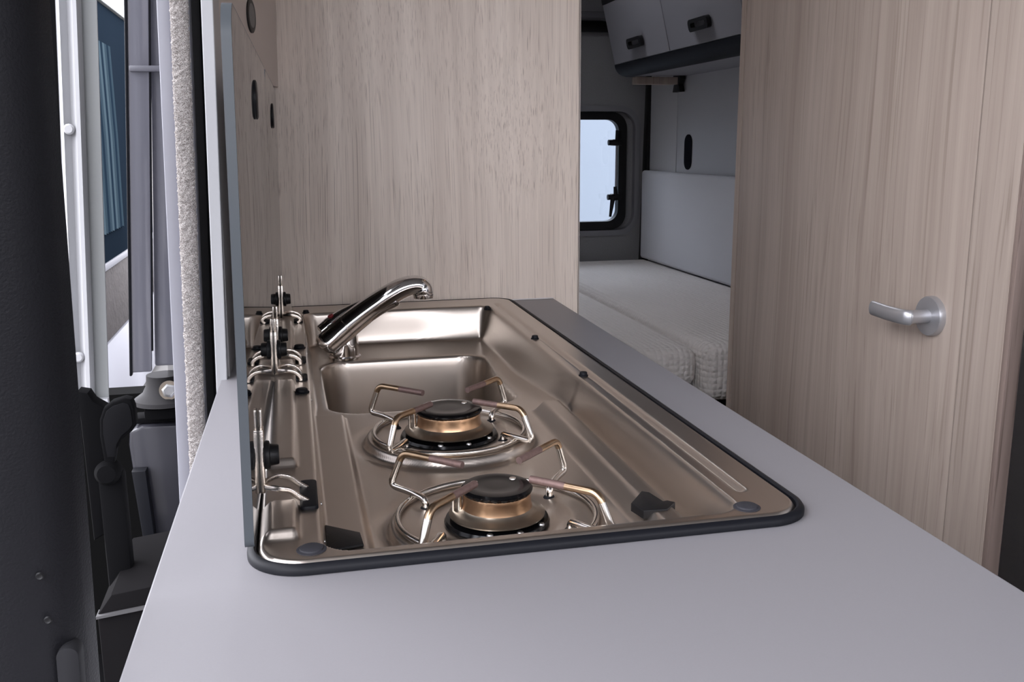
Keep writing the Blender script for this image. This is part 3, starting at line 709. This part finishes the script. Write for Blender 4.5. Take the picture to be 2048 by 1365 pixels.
MB().box(-.152, -.130, .340, .36, -.40, -.040, .004).build('latch_body', MATTE, hl)
# dark grey pillar = edge of the open sliding door
sd = thing('sliding_door', 'dark grey painted edge of the open sliding door', 'sliding door', (-.13, .6, ZF))
sheared(MB().box(-.1392, -.1165, .596, .604, -.0045, ZC, .002), .072).build('front_edge', GREY_PAINT, sd)
sheared(MB().box(-.1160, -.0880, .604, .64, .0, ZC, .003), .066).build('inner_edge', GREY_PAINT, sd)
sheared(MB().tube([(-.1163, .599, .02), (-.1163, .599, ZC)], .0016), .072).build('seam', RUBBER, sd)
sheared(MB().box(-.1412, -.1385, .594, .604, -.008, ZC, .001), .070).build('seam', RUBBER, sd)
MB().box(-.1385, -.098, .590, .60, .3335, .3400, .0015).warp(lambda v: (v.x + .008, v.y, v.z)).build('tape_joint', mat('tape_joint_paint', (.13, .13, .15), .4), sd)
# flange with bolt
mb = MB().lathe([(.020, .0), (.021, -.012), (.026, -.022), (.036, -.029), (.037, -.034), (.030, -.036)], (-.128, .64, -.018), n=40); mb.build('lower_flange', mat('flange_paint', (.03, .029, .03), .5, spec=.06), sd)
MB().lathe([(.0085, 0), (.0085, .004), (.006, .005), (.0055, .003), (0, .003)], (-.1195, .612, -.032), (.1, -1, .1), n=6).build('bolt', SCREW, sd)
MB().lathe([(.0115, 0), (.0115, .001), (0, .001)], (-.1195, .6135, -.032), (.1, -1, .1), n=28).build('washer', FLANGE, sd)
# lower body behind the worktop
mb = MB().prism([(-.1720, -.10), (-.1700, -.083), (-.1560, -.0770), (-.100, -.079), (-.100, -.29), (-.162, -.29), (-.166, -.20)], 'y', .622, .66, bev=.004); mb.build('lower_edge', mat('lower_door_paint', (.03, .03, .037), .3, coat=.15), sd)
MB().prism([(-.1690, -.128), (-.1530, -.128), (-.1475, -.26), (-.158, -.285)], 'y', .606, .624, bev=.002).build('lower_seal', RUBBER, sd)
MB().box(-.150, -.100, .615, .66, -.068, -.056, .001).build('track', MATTE, sd)
MB().box(-.165, -.105, .630, .66, -.076, -.069, .001).build('track', MATTE, sd)
# dark box low by the step
o = MB().prism([(-.153, -.154), (-.140, -.136), (-.09, -.130), (-.09, -.42), (-.153, -.42)], 'y', .29, .42, bev=.002).build('step_box', mat('step_box_plastic', (.006, .0055, .006), .8, spec=.06)); tag(o, 'dark plastic box beside the step, low behind the worktop edge', 'box')
MB().prism([(-.1535, -.1535), (-.09, -.1465), (-.09, -.149), (-.1535, -.156)], 'y', .286, .30).build('lid_edge', mat('box_edge', (.08, .078, .08), .4), o)
# strips at the rear side of the door opening
ds = thing('door_edge_lining', 'lining strips of the door opening with fluffy felt edge', 'door lining', (-.08, .55, ZF))
sheared(MB().box(-.0968, -.0835, .548, .60, ZF, ZC, .002), .033).build('grey_strip', LILAC, ds)
# felt strip: displaced surface
fx0, fx1 = -.0833, -.0648
mb = MB(); nu, nv = 14, 620; vs = []; fs = []
for j in range(nv + 1):
    z = -.22 + .9 * j / nv
    for i in range(nu + 1):
        a = PI * i / nu; cx = (fx0 + fx1) / 2; R0 = (fx1 - fx0) / 2
        jit = random.uniform(-.0011, .0011) if 0 < i else 0
        vs.append((cx - (R0 + jit) * math.cos(a), .545 - (.008 + jit) * math.sin(a) ** .6, z + random.uniform(-.0006, .0006)))
for j in range(nv):
    for i in range(nu): q = j * (nu + 1) + i; fs.append((q, q + 1, q + nu + 2, q + nu + 1))
mb.add(vs, fs); sheared(mb, .033); ob = mb.build('felt_strip', FELT, ds, auto=False)
sheared(MB().box(-.0838, -.0645, .5452, .60, ZF, ZC), .033).build('felt_backing', LILAC, ds)
sheared(MB().box(-.0645, -.0500, .575, .60, ZF, ZC), .033).build('rubber_seal', BLACK, ds)
sheared(MB().tube([(-.0530, .568, -.6), (-.0530, .568, ZC)], .0028), .033).build('rubber_bead', ENAMEL, ds)
# vehicle parked outside
VPAINT = mat('van_body_paint', (.30, .30, .33), .5, spec=.2)
vh = thing('parked_van', 'white van with curtained windows seen through the door opening', 'van', (-1.0, 6, ZF))
MB().box(-2.6, -.93, 3.6, 9.0, -1.25, -.76, .03).build('lower_body', VPAINT, vh)
MB().box(-2.6, -.925, 3.6, 9.0, -.745, -.39, .01).build('foil_panel', FOIL, vh)
MB().box(-2.6, -.915, 3.6, 9.0, -.385, -.350, .005).build('window_sill', mat('alu_sill', (.20, .20, .22), .5, spec=.2), vh)
MB().box(-.935, -.925, 3.6, 9.0, -.348, 1.020, .002).build('window_pane', BLUEGLASS, vh)
pale = mat('pale_curtain', (.045, .066, .080), .9, spec=0); midc = mat('mid_curtain', (.024, .038, .050), .9, spec=0); CURTAIN2 = mat('dark_curtain', (.010, .018, .028), .9, spec=0)
for q_ in range(13):
    y = 4.62 + q_ * .062; m_ = (midc, pale, CURTAIN2, pale, midc, CURTAIN2)[q_ % 6]
    MB().tube([(-.920, y - .06, -.20), (-.918, y, .3), (-.922, y + .03, .80)], [.040, .036, .034], n=12, flat=.25, up=(1, 0, 0)).build('curtain_fold', m_, vh)
MB().box(-.926, -.910, 4.72, 4.84, .05, .74).warp(lambda v: (v.x, v.y + (v.z - .8) * .25, v.z)).build('window_reveal', VPAINT, vh)
MB().box(-.93, -.905, 3.6, 9.0, 1.021, 1.10, .005).build('top_rail', MID_GREY, vh)
MB().box(-2.6, -.93, 3.6, 9.0, 1.10, 1.9, .05).build('upper_body', VPAINT, vh)
tag(MB().box(-12, 12, -12, 12, -1.32, -1.30).build('ground', mat('asphalt', (.16, .155, .15), .9)), kind='structure')
